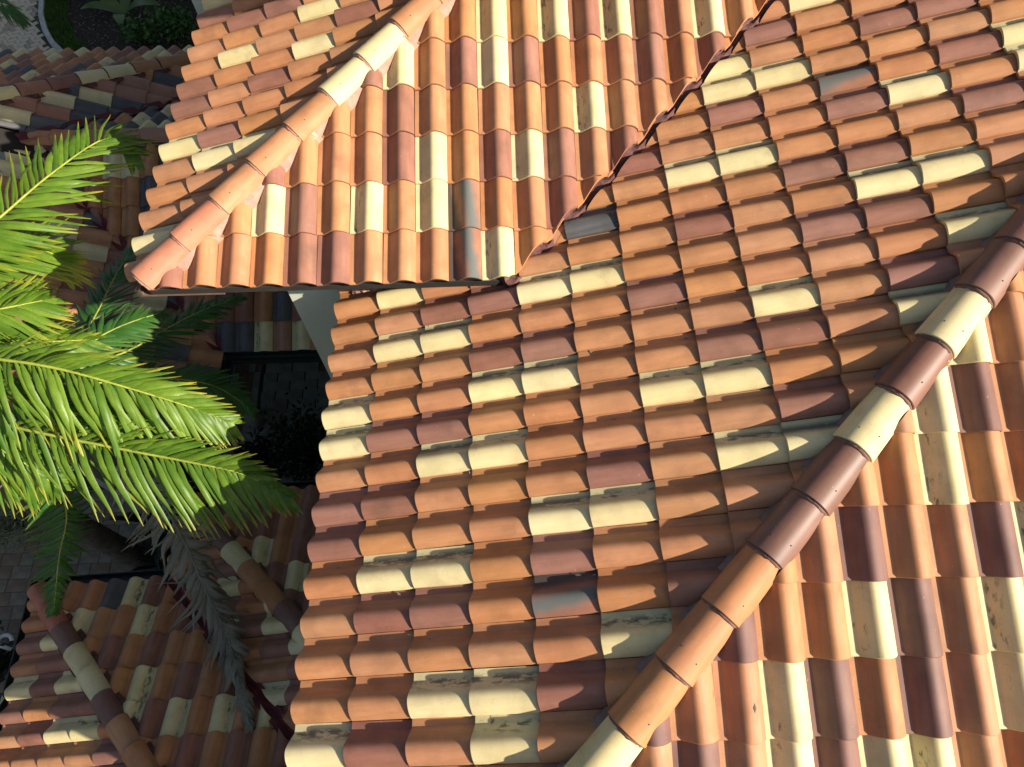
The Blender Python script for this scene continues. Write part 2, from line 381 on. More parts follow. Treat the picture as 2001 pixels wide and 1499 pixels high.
def lay(key, sl, deck, irange, jrange, clips, mix, eave=True, margin=25, keep=None, shown=None, wob=1.0):
    """lay the courses of one slope; clips = plan lines (nx, ny, c) keeping nx*x+ny*y >= c"""
    cm = colmap(key); rnd = random.Random(hash(key) % 1000 if False else sum(map(ord, key))); rest = []
    cnt = 0
    for j in range(*jrange):
        for i in range(*irange):
            ch = rnd.choices(list(mix), weights=list(mix.values()))[0]
            a1, a2, a3, a4 = (rnd.uniform(-1, 1) for _ in range(4))
            ch = cm.get((i, j), ch)
            if key in 'ABCD' and (i, j) not in cm and not framed(sl.mat(i, j) @ Vector((TW*.6, EXP*.5, .05))): ch = rnd.choices('ocm', weights=(.76, .12, .12))[0]
            if ch == 'c' and key != 'A': ch = 'c2'
            if ch == 'm' and key == 'D': ch = 'd'
            Mt = sl.mat(i, j)
            if keep and not keep(i, j): continue
            cs = [Mt @ Vector(q) for q in ((0,0,0),(TW,0,0),(TW,EXP+LAP,0),(0,EXP+LAP,0))]
            cutp = []; out = False
            for nx, ny, c in clips:
                d = [nx*q.x+ny*q.y-c for q in cs]
                if max(d) <= 0.004: out = True; break
                if min(d) < 0: cutp.append((nx, ny, c))
            if out: continue
            ctr = Mt @ Vector((TW*.6, EXP*.5, .05)); px, py = pix(ctr)
            if not (-700 < px < 2700 and -700 < py < 2200): continue
            inside = -margin < px < 2001+margin and -margin < py < 1499+margin and (shown is None or shown(px, py))
            Mt = Mt @ Matrix.Translation((a1*.0016*wob, a2*.0055*wob, abs(a4)*.0016*wob)) @ Matrix.Rotation(a3*.0085*wob, 4, 'Z') @ Matrix.Rotation(a4*.0045*wob, 4, 'X')
            me = cut_tile(Mt, cutp) if cutp else (TILE_C if (j == jrange[0] and eave) else TILE)
            if me is None: continue
            if inside: obj('roof_tile', me, M[ch], deck, Mt); cnt += 1
            else: rest.append((me, Mt, ch))
    if rest:
        V = []; F = []; MI = []; LX = []; mats = sorted(set(r[2] for r in rest))
        for me, Mt, ch in rest:
            k = len(V); V += [Mt @ v.co for v in me.vertices]; LX += [d.value for d in me.attributes['lx'].data]
            for p in me.polygons: F.append([q+k for q in p.vertices]); MI.append(mats.index(ch))
        m2 = mesh('roof_tiles', V, F, False); a = m2.attributes.new('lx', 'FLOAT', 'POINT'); a.data.foreach_set('value', LX)
        for c in mats: m2.materials.append(M[c])
        m2.polygons.foreach_set('material_index', MI)
        m2.polygons.foreach_set('use_smooth', [True]*len(m2.polygons)); m2.set_sharp_from_angle(angle=R_(21))
        o = obj('roof_tiles', m2, None, deck); o['kind'] = 'stuff'
    STAT[key] = (cnt, len(rest))

# ------------------------------------------------------------------ hip and ridge caps
CR = 0.118
def cap_mesh():
    bm = bmesh.new(); lx = bm.verts.layers.float.new('lx'); n = 16; L = EXP+0.055; A = R_(78)
    def row(y, r, dz):
        out = []
        for k in range(n+1):
            a = -A + 2*A*k/n
            v = bm.verts.new((r*math.sin(a), y, r*math.cos(a)-CR+dz)); v[lx] = 0.15; out.append(v)
        return out
    t0, t1, t2 = row(0, CR-.004, .012), row(.004, CR, .012), row(L, CR-.012, -.004)
    b0 = row(0, CR-.018, .012)
    def strip(a, b):
        for k in range(n): bm.faces.new((a[k], a[k+1], b[k+1], b[k]))
    strip(t0, t1); strip(t1, t2); strip(b0, t0)
    for k in (0, n):
        v = bm.verts.new((t2[k].co.x*.88, L, t2[k].co.z)); v[lx] = 0.15
        bm.faces.new((b0[k], t0[k], t1[k], t2[k], v))
    sharp(bm); me = to_mesh(bm, 'ridge_cap'); bm.free(); me.materials.append(None); return me
CAP = cap_mesh()
_m = MB(); _m.lathe((0, 0, 0), [(.0036, -.004), (.0036, .002), (.0015, .003)], 8); SCREW = mesh('cap_screw', _m.v, _m.f, True); SCREW.materials.append(None)
def caps(house, P, d, s0, colours, rise, bed='mortar', drop=0.17, half=0.15, joint=None, kind='hip_bed', size=1.0, screws=False):
    """caps running up along direction d from point P (crown heights 'rise' above the slopes' meeting line)"""
    d = Vector(d).normalized(); lat = d.cross(Vector((0, 0, 1))).normalized(); up = lat.cross(d).normalized()
    P = Vector(P) + Vector((0, 0, rise)); n = len(colours); EX = EXP*size; L = n*EX
    mb = MB(); seg = n*9; rr = random.Random(n*7+int(P.x*100))
    cross = [(-half, -drop), (-half*.74, -.112), (-.085, -.078), (0, -.036), (.085, -.078), (half*.74, -.112), (half, -drop)]
    V = []; F = []
    for k in range(seg+1):
        s = s0 + .10 + (L-.10)*k/seg; nar = min(1, .45+k*.12)
        for q, (x, z) in enumerate(cross):
            jx = .016*noise.noise((s*5.5, q*3.1, P.x)) if q in (0, 1, 5, 6) else 0; jz = .012*noise.noise((s*8, q*5.3, P.y)) if q in (1, 5) else 0
            V.append(P + d*s + lat*(x*nar+jx) + up*(z+jz))
    m = len(cross)
    for k in range(seg):
        for q in range(m-1): F.append((k*m+q, k*m+q+1, (k+1)*m+q+1, (k+1)*m+q))
    F.append(tuple(range(m-1, -1, -1))); F.append(tuple(range(seg*m, seg*m+m)))
    mb.add(V, F)
    bedo = mb.build(kind, M[bed], house, smooth=False)
    for k, ch in enumerate(colours):
        s = s0 + k*EX
        m4 = Matrix((lat*size, d*size, up*size)).transposed().to_4x4(); m4.translation = P + d*s + lat*rr.uniform(-.004, .004)
        m4 = m4 @ Matrix.Rotation(rr.uniform(-.012, .012), 4, 'Z')
        obj('ridge_cap', CAP, M[ch], bedo, m4)
        if screws:
            for sx in ((.055,) if k % 2 else (-.045, .055)):
                obj('cap_screw', SCREW, M['gutter'], bedo, m4 @ Matrix.Translation((sx, .10+rr.uniform(-.02, .02), math.sqrt((CR-.003)**2-sx*sx)-CR+.0085)))
        # mortar squeezed out below the lower end of the cap
        if k > 0 or True:
            nn = 14; A = R_(74); V = []; F = []
            for q in range(nn+1):
                a = -A + 2*A*q/nn
                for r, y in ((CR-.030, .02), (CR-.006+rr.uniform(-.003, .001), -.004), (CR-.020+rr.uniform(-.003, .003), -.016+rr.uniform(-.004, .004)), (CR-.035, -.018)):
                    V.append(m4 @ Vector((r*math.sin(a), y, r*math.cos(a)-CR+.010)))
            for q in range(nn):
                for w_ in range(3): F.append((q*4+w_, (q+1)*4+w_, (q+1)*4+w_+1, q*4+w_+1))
            jm = MB(); jm.add(V, F); jm.build('joint_mortar', M[joint or bed], bedo, smooth=True)
    return bedo

# ================================================================== the two big roofs
TH0 = 0.32646; T0 = math.tan(TH0)
A = Slope((0, 0, 0), 'W', TH0); B = Slope((-0.0322, -0.0429, 0.514), 'S', TH0)
C = Slope((-1.3316, 3.0033, 0.4818), 'W', TH0); D = Slope((2.2141, -2.8831, 0.6125), 'S', TH0)
ODY = -2.8831; DEAVE = ODY - 0.6125/T0           # south eave of the main house at the level of its west eave
HD = 4.60; HB_ = -1.1934; VB = 1.345              # x - y of the lower hip, of the wing's hip and of the sawn valley edge

house = thing('house', 'pale walled two-storey house under the large tiled roof filling the right of the view', 'house', (3, -2, 0))
wing = thing('house_wing', 'wing whose hipped tile roof overhangs the large roof at top centre', 'house', (0.5, 3, 0))
MIXA = {'o': 1.0}
dA = A.deck([(0.03, .39), (0.03, DEAVE+.1), (6, 6-HD), (6, 6-VB), (VB+.39, .39)], house)
lay('A', A, dA, (-14, 21), (0, 14), [(-1, 1, -HD+.13)], {'o': 1.0}, keep=lambda i, j: i >= 0,
    shown=None)
dD = D.deck([(0.1, DEAVE+.03), (12, DEAVE+.03), (6+.03, 6-HD-.03)], house)
lay('D', D, dD, (-12, 14), (-5, 10), [(1, -1, HD+.13)], {'o': 1.0})
A2 = Slope((0, 0, 0), 'W', TH0)
lay('A', A2, dA, (-14, 0), (0, 15), [(-1, 1, -HD+.13), (1, -1, VB+.055)], {'o': 1.0}, eave=False)
lay('A', A2, dA, (-1, 0), (0, 6), [(-1, 1, -(VB+.05)), (0, -1, -.395)], {'o': 1.0}, eave=False)
E_ = Slope((12, 0, 0), 'E', TH0); E_.deck([(6.03, 6-HD), (11.97, DEAVE+.1), (11.97, 12), (6.03, 12)], house)
dB = B.deck([(-1.2, -.02), (VB-.1, -.02), (3.28+VB-.05, 3.28), (2.1, 3.28)], wing)
lay('B', B, dB, (-4, 20), (0, 10), [(1, -1, HB_), (-1, 1, -VB), (0, -1, -3.29)], {'o': 1.0})
dC = C.deck([(-1.30, -.02), (2.0, 3.28), (-1.30, 3.28)], wing)
lay('C', C, dC, (-4, 14), (0, 10), [(-1, 1, -HB_), (0, -1, -3.29)], {'o': 1.0})
# hip caps
zh = lambda y: A.z(y+HD, y)
caps(house, (0+0.0, -HD, A.z(0, 0)), (1, 1, T0), 1.464, 'occooobbcbcbbb', 0.150, bed='mortar_hip', joint='mortar_brown', half=0.135, drop=0.16, screws=True)
caps(wing, (-1.2363, -0.0429, B.z(0, -0.0429)), (1, 1, T0), 0.03, 'rroooccooc', 0.14, bed='mortar', joint='mortar', half=0.165, drop=0.20, screws=True)

# sawn valley between the wing's south slope and the large west slope: rough mortar under the cut tiles
mb = MB(); V = []; F = []; rr = random.Random(3); nseg = 190
for k in range(nseg+1):
    y = -0.06 + 4.2*k/nseg; x = y + VB
    dn = Vector((1, -1, 0)).normalized(); r1, r2, r3 = (.009*noise.noise((y*14, q_*7.7, 2.0)) for q_ in range(3))
    hb = prof(((x - B.O.x)/TW) % 1.0)
    for (o_, z_) in ((-.12, B.z(x, y)-.02), (-.040+r1, B.z(x, y)+hb-.026), (-.026+r2, B.z(x, y)+hb*.55-.045+r3), (.016+r3, A.z(x, y)+.050+r1), (.040+r2, A.z(x, y)+.012), (.050, A.z(x, y)-.03)):
        V.append(Vector((x, y, z_)) + Vector((dn.x*o_, dn.y*o_, 0)))
for k in range(nseg):
    for q in range(5): F.append((k*6+q, (k+1)*6+q, (k+1)*6+q+1, k*6+q+1))
F.append((0, 1, 2, 3, 4, 5)); mb.add(V, F); mb.build('valley_mortar', M['mortar_dark'], wing)

# walls and eaves
def wallbox(name, lo, hi, mat, parent):
    mb = MB(); mb.box(lo, hi); return mb.build(name, M[mat], parent)
wallbox('wall', (0.42, -4.2, 0), (0.62, .26, Z0+.02), 'wall', house)
wallbox('wall', (0.625, -4.2, 0), (11.5, -4.0, Z0+.02), 'wall', house)
wallbox('wall', (-0.48, .40, 0), (2.2, .55, Z0+.47), 'wall', wing)
wallbox('wall', (-0.48, .555, 0), (-.30, 3.295, Z0+.62), 'wall', wing)
wallbox('tall_shade_wall', (-1.543, 3.3, 0), (5.0, 12.0, Z0+2.7), 'wall', wing)  # wall foot is real; unseen upper part added to shade the far roofs
mb = MB(); mb.box((-2.0, 2.95, Z0+2.72), (5.4, 12.4, Z0+2.86)); mb.box((0.5, 1.35, Z0+2.74), (3.2, 2.94, Z0+2.84)); mb.build('shade_slab', M['fascia'], wing)  # unseen slabs added over the wing to hold the far-left roofs in shade
def eave_board(sl, i0, i1, parent, j=0, drop=0.085):
    P = sl.O + sl.u*(i0*TW) + sl.v*(j*EXP); L = (i1-i0)*TW
    m4 = Matrix((sl.u, sl.h, Vector((0, 0, 1)))).transposed().to_4x4(); m4.translation = P
    mb = MB(); mb.box((0, .035, -drop), (L, .06, -.004), m4); mb.build('fascia', M['fascia'], parent)
    mb = MB(); mb.box((0, .062, -drop), (L, .62, -drop+.015), m4); mb.build('soffit', M['fascia'], parent)
eave_board(A, 0, 20, house); eave_board(B, -5, 6, wing, 0, .085); eave_board(C, -1.2, 13.2, wing)
# cement fillet where the big roof runs in under the wing's eave
mb = MB(); V = []; F = []; rr = random.Random(11); nseg = 46
for k in range(nseg+1):
    x = 0.10 + 1.35*k/nseg
    for yy, zz in ((.398, .19), (.30+rr.uniform(-.012, .012), .105+rr.uniform(-.008, .008)), (.20+rr.uniform(-.02, .02), .050), (.185, -.02)): V.append((x, yy, A.z(x, yy)+zz))
for k in range(nseg):
    for q in range(3): F.append((k*4+q, k*4+q+1, (k+1)*4+q+1, (k+1)*4+q))
mb.add(V, F); mb.build('cement_fillet', M['mortar'], wing)

# ================================================================== lower house (bottom left)
thE, yE = 0.376, 0.035
EN = Slope((-3.594, -1.09, -3.686), 'N', thE, yE); EW = Slope((-4.154, -1.612, -3.686), 'W', thE, yE)
E2W = Slope((-2.6492, -1.8469, -3.666), 'W', thE, yE); E2N = Slope((-1.6956, -0.0434, -3.70), 'N', thE, yE)
ex = Vector((math.cos(yE), math.sin(yE))); ey = Vector((-math.sin(yE), math.cos(yE)))
a0 = Vector(EW.O.xy).dot(ex); b0 = Vector(EN.O.xy).dot(ey); a1 = Vector(E2W.O.xy).dot(ex); b1 = Vector(E2N.O.xy).dot(ey)
def XY(a, b): q = ex*a + ey*b; return (q.x, q.y)
def ln(ca, cb, c): q = ex*ca + ey*cb; return (q.x, q.y, c)
low = thing('house', 'single-storey house with shaded mixed tile roof at bottom left', 'house', (-1.6, -3, 0))
MIXE = {'o': .70, 'c': .08, 'm': .22}
aR, bS = 0.40, -5.2
d1 = EN.deck([XY(a0, b0), XY(a1, b0), XY(a1+(b0-bS), bS), XY(a0+(b0-bS), bS)], low)
lay('EN', EN, d1, (-26, 6), (0, 12), [ln(1, 1, a0+b0+.12), ln(-1, -1, -(a1+b0)+.06), ln(-1, 0, -aR)], MIXE, shown=open_left)
d2 = EW.deck([XY(a0, b0), XY(a0+2.8, b0-2.8), XY(a0+2.8, bS), XY(a0, bS)], low)
lay('EW', EW, d2, (-4, 16), (0, 12), [ln(-1, -1, -(a0+b0)+.12)], MIXE, shown=open_left)
d3 = E2W.deck([XY(a1, b1), XY(a1+(b1-bS)*.0+2.9, b1-2.9), XY(a1+2.9, b0-2.9), XY(a1, b0)], low)
lay('E2W', E2W, d3, (-10, 22), (0, 10), [ln(-1, -1, -(a1+b1)+.12), ln(1, 1, a1+b0+.06), ln(-1, 0, -aR)], MIXE, shown=open_left)
d4 = E2N.deck([XY(a1, b1), XY(aR, b1), XY(aR, b1-(aR-a1))], low)
lay('E2N', E2N, d4, (-12, 6), (0, 10), [ln(1, 1, a1+b1+.12), ln(-1, 0, -aR)], MIXE, shown=open_left)
def hip_dir(th): return (ex*1 - ey*1)
hd = ex - ey; TE = math.tan(thE)
caps(low, (*XY(a0, b0), EN.O.z), (hd.x, hd.y, TE), 0.02, 'rrbccboob', 0.15, bed='mortar_dark', joint='mortar_brown', half=0.14, drop=0.14)
caps(low, (*XY(a1, b1), EN.O.z-.01), (hd.x, hd.y, TE), 0.02, 'oobcoobcoo', 0.15, bed='mortar_dark', joint='mortar_brown', half=0.14, drop=0.14)
# open valley strip in dark red metal
def valley(P, d, L, parent, wd=.075, rise=.03):
    d = Vector(d).normalized(); lat = d.cross(Vector((0, 0, 1))).normalized(); P = Vector(P); mb = MB()
    V = []; F = []
    for k in range(13):
        q = P + d*(L*k/12); V += [q - lat*wd + Vector((0, 0, rise+.055)), q + Vector((0, 0, rise)), q + lat*wd + Vector((0, 0, rise+.055))]
    for k in range(12): F += [(k*3, k*3+1, k*3+4, k*3+3), (k*3+1, k*3+2, k*3+5, k*3+4)]
    mb.add(V, F); return mb.build('valley_strip', M['red_flash'], parent)
valley((*XY(a1, b0), EN.O.z), (hd.x, hd.y, TE), 4.2, low)
def gutter(P, d, L, parent, out):
    d = Vector((d[0], d[1], 0)).normalized(); o = Vector((out[0], out[1], 0)).normalized(); mb = MB(); V = []; F = []
    cs = [(-.01, .0), (-.01, -.085), (.02, -.10), (.085, -.10), (.105, -.085), (.112, .0), (.122, .004), (.122, -.012), (.114, -.09), (.088, -.112), (-.02, -.112), (-.022, 0)]
    for s in (0, L):
        for a, z in cs: V.append(Vector(P) + d*s + o*a + Vector((0, 0, z)))
    n = len(cs)
    for k in range(n): F.append((k, (k+1) % n, (k+1) % n+n, k+n))
    F.append(tuple(range(n))); F.append(tuple(range(2*n-1, n-1, -1))); mb.add(V, F); return mb.build('gutter', M['gutter'], parent)
zg = EN.O.z-.015
gutter((*XY(a0-.02, b0), zg), ex, a1-a0-.05, low, ey)
gutter((*XY(a0, b0+.1), zg), -ey, 4.6, low, -ex)
gutter((*XY(a1, b0+.1), zg), ey, b1-b0-.02, low, -ex)
gutter((*XY(a1-.1, b1), zg), ex, 2.9, low, ey)
wl = MB()
M4 = Matrix.Rotation(yE, 4, 'Z')
for nm, lo, hi in (('wall', (a0+.35, bS, 0), (a0+.5, b0-.35, 2.5)), ('wall', (a0+.505, b0-.5, 0), (a1+.35, b0-.35, 2.5)), ('wall', (a1+.355, b0-.5, 0), (a1+.5, b1-.35, 2.5)), ('wall', (a1+.505, b1-.5, 0), (aR, b1-.35, 2.5))):
    mb = MB(); mb.box(lo, hi, M4); mb.build(nm, M['wall_pale'], low)
low_south = MB(); low_south.box((a0+.1, bS-.1, 0), (aR, bS, 2.4), M4); low_south.build('wall', M['wall_pale'], low)

# ================================================================== far lower house (upper left)
thG = 0.4347; TG = math.tan(thG)
KF = 1.07
GS = Slope((-2.2166, 1.731, -3.279), 'S', thG, 0, KF); FE = Slope((-3.8184, 5.4428, -2.4711), 'E', thG, 0, KF)
FN = Slope((-3.2951, 7.2907, -2.958), 'N', thG, 0, KF); GN = Slope((-3.2951, 7.1559, -3.3608), 'N', thG, 0, KF)
HE = Slope((-2.3749, 1.731, -3.279), 'E', thG, 0, KF)
far = thing('house', 'shaded lower house with weathered mixed tile roofs at upper left behind the palm', 'house', (-4.5, 4, 0))
MIXF = {'o': .55, 'c': .12, 'm': .15, 's': .06, 'p': .12}
RY = 4.331; GX, GY = -2.3749, 1.731
g1 = GS.deck([(GX+.02, GY+.03), (-.43, GY+.03), (-.43, RY), (GX-(RY-GY), RY)], far)
lay('GS', GS, g1, (-14, 9), (0, 7), [(1, 1, GX+GY), (-1, 0, .425), (0, -1, -RY)], MIXF, shown=open_left)
xv = (FE.O.z + TG*FE.O.x - (GN.O.z + TG*GN.O.y))/TG      # valley FE/GN: x - y = xv
g2 = GN.deck([(xv+RY, RY), (-.43, RY), (-.43, 6.6), (xv+6.6, 6.6)], far)
lay('GN', GN, g2, (-14, 14), (-1, 9), [(1, -1, xv), (-1, 0, .425), (0, 1, RY)], {'o': .5, 'c': .2, 's': .2, 'p': .1}, eave=False, shown=open_left)
sF = (FE.O.z + TG*FE.O.x - (FN.O.z + TG*FN.O.y))/TG     # hip FE/FN: x - y = sF
g3 = FE.deck([(sF+7.2, 7.2), (sF+RY-.3, RY-.3), (xv+RY, RY-.3), (xv+7.2, 7.2)], far)
lay('FE', FE, g3, (-16, 14), (-6, 15), [(1, -1, sF+.12), (-1, 1, -xv+.05), (0, 1, RY)], {'o': .15, 's': .45, 'p': .40}, eave=False, shown=open_left)  # no cream in the fill: darker tiles make up for missing shade
yN = FN.O.y
g4 = FN.deck([(sF+yN-.02, yN-.02), (-13, yN-.02), (-13, yN-4.6), (sF+yN-4.6, yN-4.6)], far)
lay('FN', FN, g4, (-6, 36), (0, 14), [(-1, 1, -sF+.12)], {'o': .55, 'c': .18, 'm': .22, 's': .05}, shown=open_left)
g5 = HE.deck([(GX-.03, GY), (GX-.03, .45), (-5.05, .45), (-5.05, RY), (GX-(RY-GY), RY)], far)
lay('HE', HE, g5, (-6, 13), (0, 10), [(-1, -1, -(GX+GY)), (0, -1, -RY), (0, 1, .42), (1, 0, -5.05)], MIXF, shown=open_left)
hx = -5.9; caps(far, (hx, hx-sF, FE.z(hx, 0)), (1, 1, -TG), -.30, 'mpmcpmccoo', 0.15, bed='mortar_dark', half=0.14, drop=0.14, size=KF)
caps(far, (xv+RY-.15, RY, GS.z(0, RY)), (1, 0, 0), -.05, 'ooppprpooooo', 0.13, bed='mortar_dark', half=0.16, drop=0.16, kind='ridge_bed', size=KF)
valley((GX, GY, GS.O.z), (-1, 1, TG), 3.6, far)
valley((xv+6.2, 6.2, GN.z(0, 6.2)), (-1, -1, TG), 3.0, far, .09, .05)
zg2 = GS.O.z-.02
gutter((GX-.02, GY, zg2), (1, 0), -.44-GX, far, (0, -1)); gutter((GX, GY-.08, zg2), (0, -1), 1.2, far, (1, 0))
wallbox('wall', (-4.6, 4.3, 0), (-.43, 4.42, 2.9), 'wall_pale', far); wallbox('wall', (-4.6, .6, 0), (-4.48, 4.295, 2.9), 'wall_pale', far)
wallbox('wall', (-8.5, yN-.7, 0), (sF+yN-.7, yN-.55, 3.2), 'wall_pale', far)

# ================================================================== ground
def sheet(name, poly, z, mat, label=None):
    me = mesh(name, [(x, y, z) for x, y in poly], [tuple(range(len(poly)))]); o = obj(name, me, M[mat]); o['kind'] = 'structure'
    if label: o['label'] = label
    return o
g = sheet('ground', [(-90, -90), (90, -90), (90, 90), (-90, 90)], -0.06, 'earth', 'bare earth around the houses')
curb = [(-10.4, 20), (-10.3, 16.5), (-10.155, 14.62), (-10.037, 13.99), (-9.857, 13.27), (-9.588, 12.675), (-9.28, 12.19), (-8.85, 11.715), (-8.15, 11.065), (-7.2, 10.3), (-6.0, 9.3)]
drive = sheet('driveway', curb[::-1] + [(-20, 20), (-20, -8), (-5.9, -8), (-5.9, 2), (-8.6, 2), (-8.6, 8), (-6.2, 8)][0:0] + [(-10.4, 20), (-24, 20), (-24, 6.2), (-8.5, 6.2)], -0.02, 'joint', 'sandy joints of the herringbone driveway at top left')
def in_poly(x, y, P):
    c = False
    for i in range(len(P)):
        (x1, y1), (x2, y2) = P[i], P[i-1]
        if (y1 > y) != (y2 > y) and x < (x2-x1)*(y-y1)/(y2-y1)+x1: c = not c
    return c
def block_mesh(lx, ly, h, r=.006):
    mb = MB(); a, b = lx/2, ly/2
    V = [(-a, -b, -h), (a, -b, -h), (a, b, -h), (-a, b, -h), (-a, -b, -r), (a, -b, -r), (a, b, -r), (-a, b, -r), (-a+r, -b+r, 0), (a-r, -b+r, 0), (a-r, b-r, 0), (-a+r, b-r, 0)]
    F = [(0,1,5,4),(1,2,6,5),(2,3,7,6),(3,0,4,7),(4,5,9,8),(5,6,10,9),(6,7,11,10),(7,4,8,11),(8,9,10,11)]
    me = mesh('paver', V, F); me.materials.append(None); return me
PAV = block_mesh(.206, .100, .05); rr = random.Random(5); np_ = 0
dp = curb + [(-24, 9), (-24, 20)]
cand = []
s_ = .107
for i in range(-60, 80):
    for j in range(-60, 80):
        # herringbone laid at 45 degrees
        for k, (ox, oy, rot) in enumerate(((0, 0, 0), (0, 0, 1))):
            m = (i + j) % 1
        pass
def herring(n):
    out = []
    for i in range(-n, n):
        for j in range(-n, n):
            k = (i - j) % 4
            if k == 0: out.append(((i+1)*s_, (j+.5)*s_, 0))
            elif k == 2 and False: pass
            if k == 3: out.append(((i+.5)*s_, (j+1)*s_, 1))
    return out
for hx, hy, ro in herring(44):
    c, s2 = math.cos(.72), math.sin(.72); x = -10.9+hx*c-hy*s2; y = 13.0+hx*s2+hy*c
    if not in_poly(x+.10, y+.06, dp): continue
    px, py = pix((x, y, 0))
    if not (-25 < px < 200 and -25 < py < 125): continue
    cand.append((x, y, ro))
rest_p = MB()
for x, y, ro in cand:
    m4 = Matrix.Translation((x, y, rr.uniform(-.004, .004))) @ Matrix.Rotation(.72+ro*math.pi/2+rr.uniform(-.02, .02), 4, 'Z') @ Matrix.Rotation(rr.uniform(-.012, .012), 4, 'X')
    if np_ < 300: obj('paver', PAV, M['paver' if rr.random() < .8 else 'paver2'], drive, m4); np_ += 1
    else: rest_p.add([m4 @ v.co for v in PAV.vertices], [tuple(p.vertices) for p in PAV.polygons])
if rest_p.v: o = rest_p.build('pavers', M['paver'], drive); o['kind'] = 'stuff'
# kerb of short concrete lengths
kp = []
def polyline(P, step):
    out = []
    for a, b in zip(P, P[1:]):
        a, b = Vector(a), Vector(b); n = max(1, int((b-a).length/step))
        out += [a.lerp(b, k/n) for k in range(n)]
    return out + [Vector(P[-1])]
kerb = sheet('kerb_bed', [(x-.02, y) for x, y in curb] + [(x+.14, y+.03) for x, y in curb[::-1]], -0.012, 'joint', 'bedding strip of the curved concrete kerb')
pl = polyline(curb, .5)
for a, b in zip(pl, pl[1:]):
    px, py = pix((a.x, a.y, 0))
    if not (-60 < px < 400 and -200 < py < 260): continue
    d = (b-a); L = d.length; an = math.atan2(d.y, d.x); mb = MB()
    m4 = Matrix.Translation((a.x, a.y, 0)) @ Matrix.Rotation(an, 4, 'Z')
    mb.add([m4 @ Vector(q) for q in ((.006,0,-.02),(L-.006,0,-.02),(L-.006,.12,-.02),(.006,.12,-.02),(.006,0,.085),(L-.006,0,.085),(L-.006,.12,.10),(.006,.12,.10),(.012,.02,.105),(L-.012,.02,.105))],
           [(0,1,5,4),(1,2,6,9,5),(2,3,7,6),(3,0,4,8,7),(4,5,9,8),(8,9,6,7)])
    mb.build('kerb_stone', M['kerb'], kerb)
# lawn strip and planting bed
lawn_in = [(-9.35, 20), (-9.3, 15), (-9.268, 13.96), (-9.114, 13.147), (-8.746, 12.456), (-8.234, 11.878), (-7.5, 11.2), (-6.3, 10.2)]
lawn_out = [(x+.13, y+.02) for x, y in curb]
soil_l = sheet('lawn_soil', lawn_out[:-1] + lawn_in[::-1], 0.03, 'soil', 'earth under the curved strip of lawn')
bed = sheet('planting_bed', lawn_in + [(-1.7, 7.0), (-1.7, 20)], 0.02, 'soil', 'dark mulch planting bed between the lawn and the house')
mb = MB(); rr = random.Random(21); lp = lawn_out[:-1] + lawn_in[::-1]; ng = 0
while ng < 6500:
    x, y = rr.uniform(-10.4, -6.5), rr.uniform(10.3, 15.5)
    if not in_poly(x, y, lp): continue
    ng += 1; h = rr.uniform(.03, .075); an = rr.uniform(0, 6.28); wv = Vector((math.cos(an), math.sin(an), 0))*rr.uniform(.006, .011)
    ln_ = Vector((rr.uniform(-.03, .03), rr.uniform(-.03, .03), h)); q = Vector((x, y, .03))
    mb.add([q-wv, q+wv, q+ln_*.6+wv*.7, q+ln_], [(0, 1, 2, 3)], [0, 0, .5, 1])
o = mb.build('lawn', M['grass'], None, lt=True); tag(o, 'narrow curved strip of green lawn inside the kerb', None, None, 'stuff')

# ------------------------------------------------------------------ courtyard paving between the houses
cy = sheet('courtyard', [(-4.45, -.6), (.40, -.6), (.40, 4.28), (-4.45, 4.28)], -0.02, 'joint', 'dark joints of the courtyard paving between the houses')
CT = block_mesh(.232, .352, .05); CT2 = block_mesh(.118, .62, .05); rr = random.Random(9)
for i in range(-7, 9):
    for j in range(-2, 9):
        an = .07; lx_ = -2.62+i*.240; ly_ = 1.0+j*.36+(i % 2)*.17
        x = lx_*1 - 0; y = ly_+lx_*an*.4
        px, py = pix((x, y, 0))
        if not (400 < px < 690 and 660 < py < 1010) or (x < -3.0 and y > 1.8): continue
        obj('paving_slab', CT, M['court' if rr.random() < .85 else 'court2'], cy, Matrix.Translation((x, y, rr.uniform(-.002, .002))) @ Matrix.Rotation(an+rr.uniform(-.008, .008), 4, 'Z'))
for i in range(6):
    for j in range(4):
        x = -3.72+i*.124; y = 2.15+j*.63+i*.004
        if x > -3.0: continue
        obj('border_plank', CT2, M['court2' if (i+j) % 3 else 'court'], cy, Matrix.Translation((x, y, .001)) @ Matrix.Rotation(.05, 4, 'Z'))
# yard pavers at the left edge
yard = sheet('yard', [(-9, -6), (-4.0, -6), (-4.47, -.65), (-4.47, 3.6), (-9, 3.6)], -0.02, 'joint', 'sandy joints of the shaded yard paving left of the lower house')
PB = block_mesh(.196, .196, .05); PB2 = block_mesh(.296, .196, .05); rr = random.Random(13)
for j in range(-16, 20):
    x = -8.2 + (j % 2)*.11
    while x < -4.6:
        wide = rr.random() < .45; wd = .30 if wide else .20; y = -2.5+j*.20
        px, py = pix((x+wd/2, y, 0))
        if -20 < px < 345 and 960 < py < 1340 and not (px > 230 and py > 1150):
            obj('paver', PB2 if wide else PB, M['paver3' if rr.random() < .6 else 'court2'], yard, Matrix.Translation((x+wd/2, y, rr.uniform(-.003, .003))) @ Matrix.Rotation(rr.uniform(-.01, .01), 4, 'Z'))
        x += wd

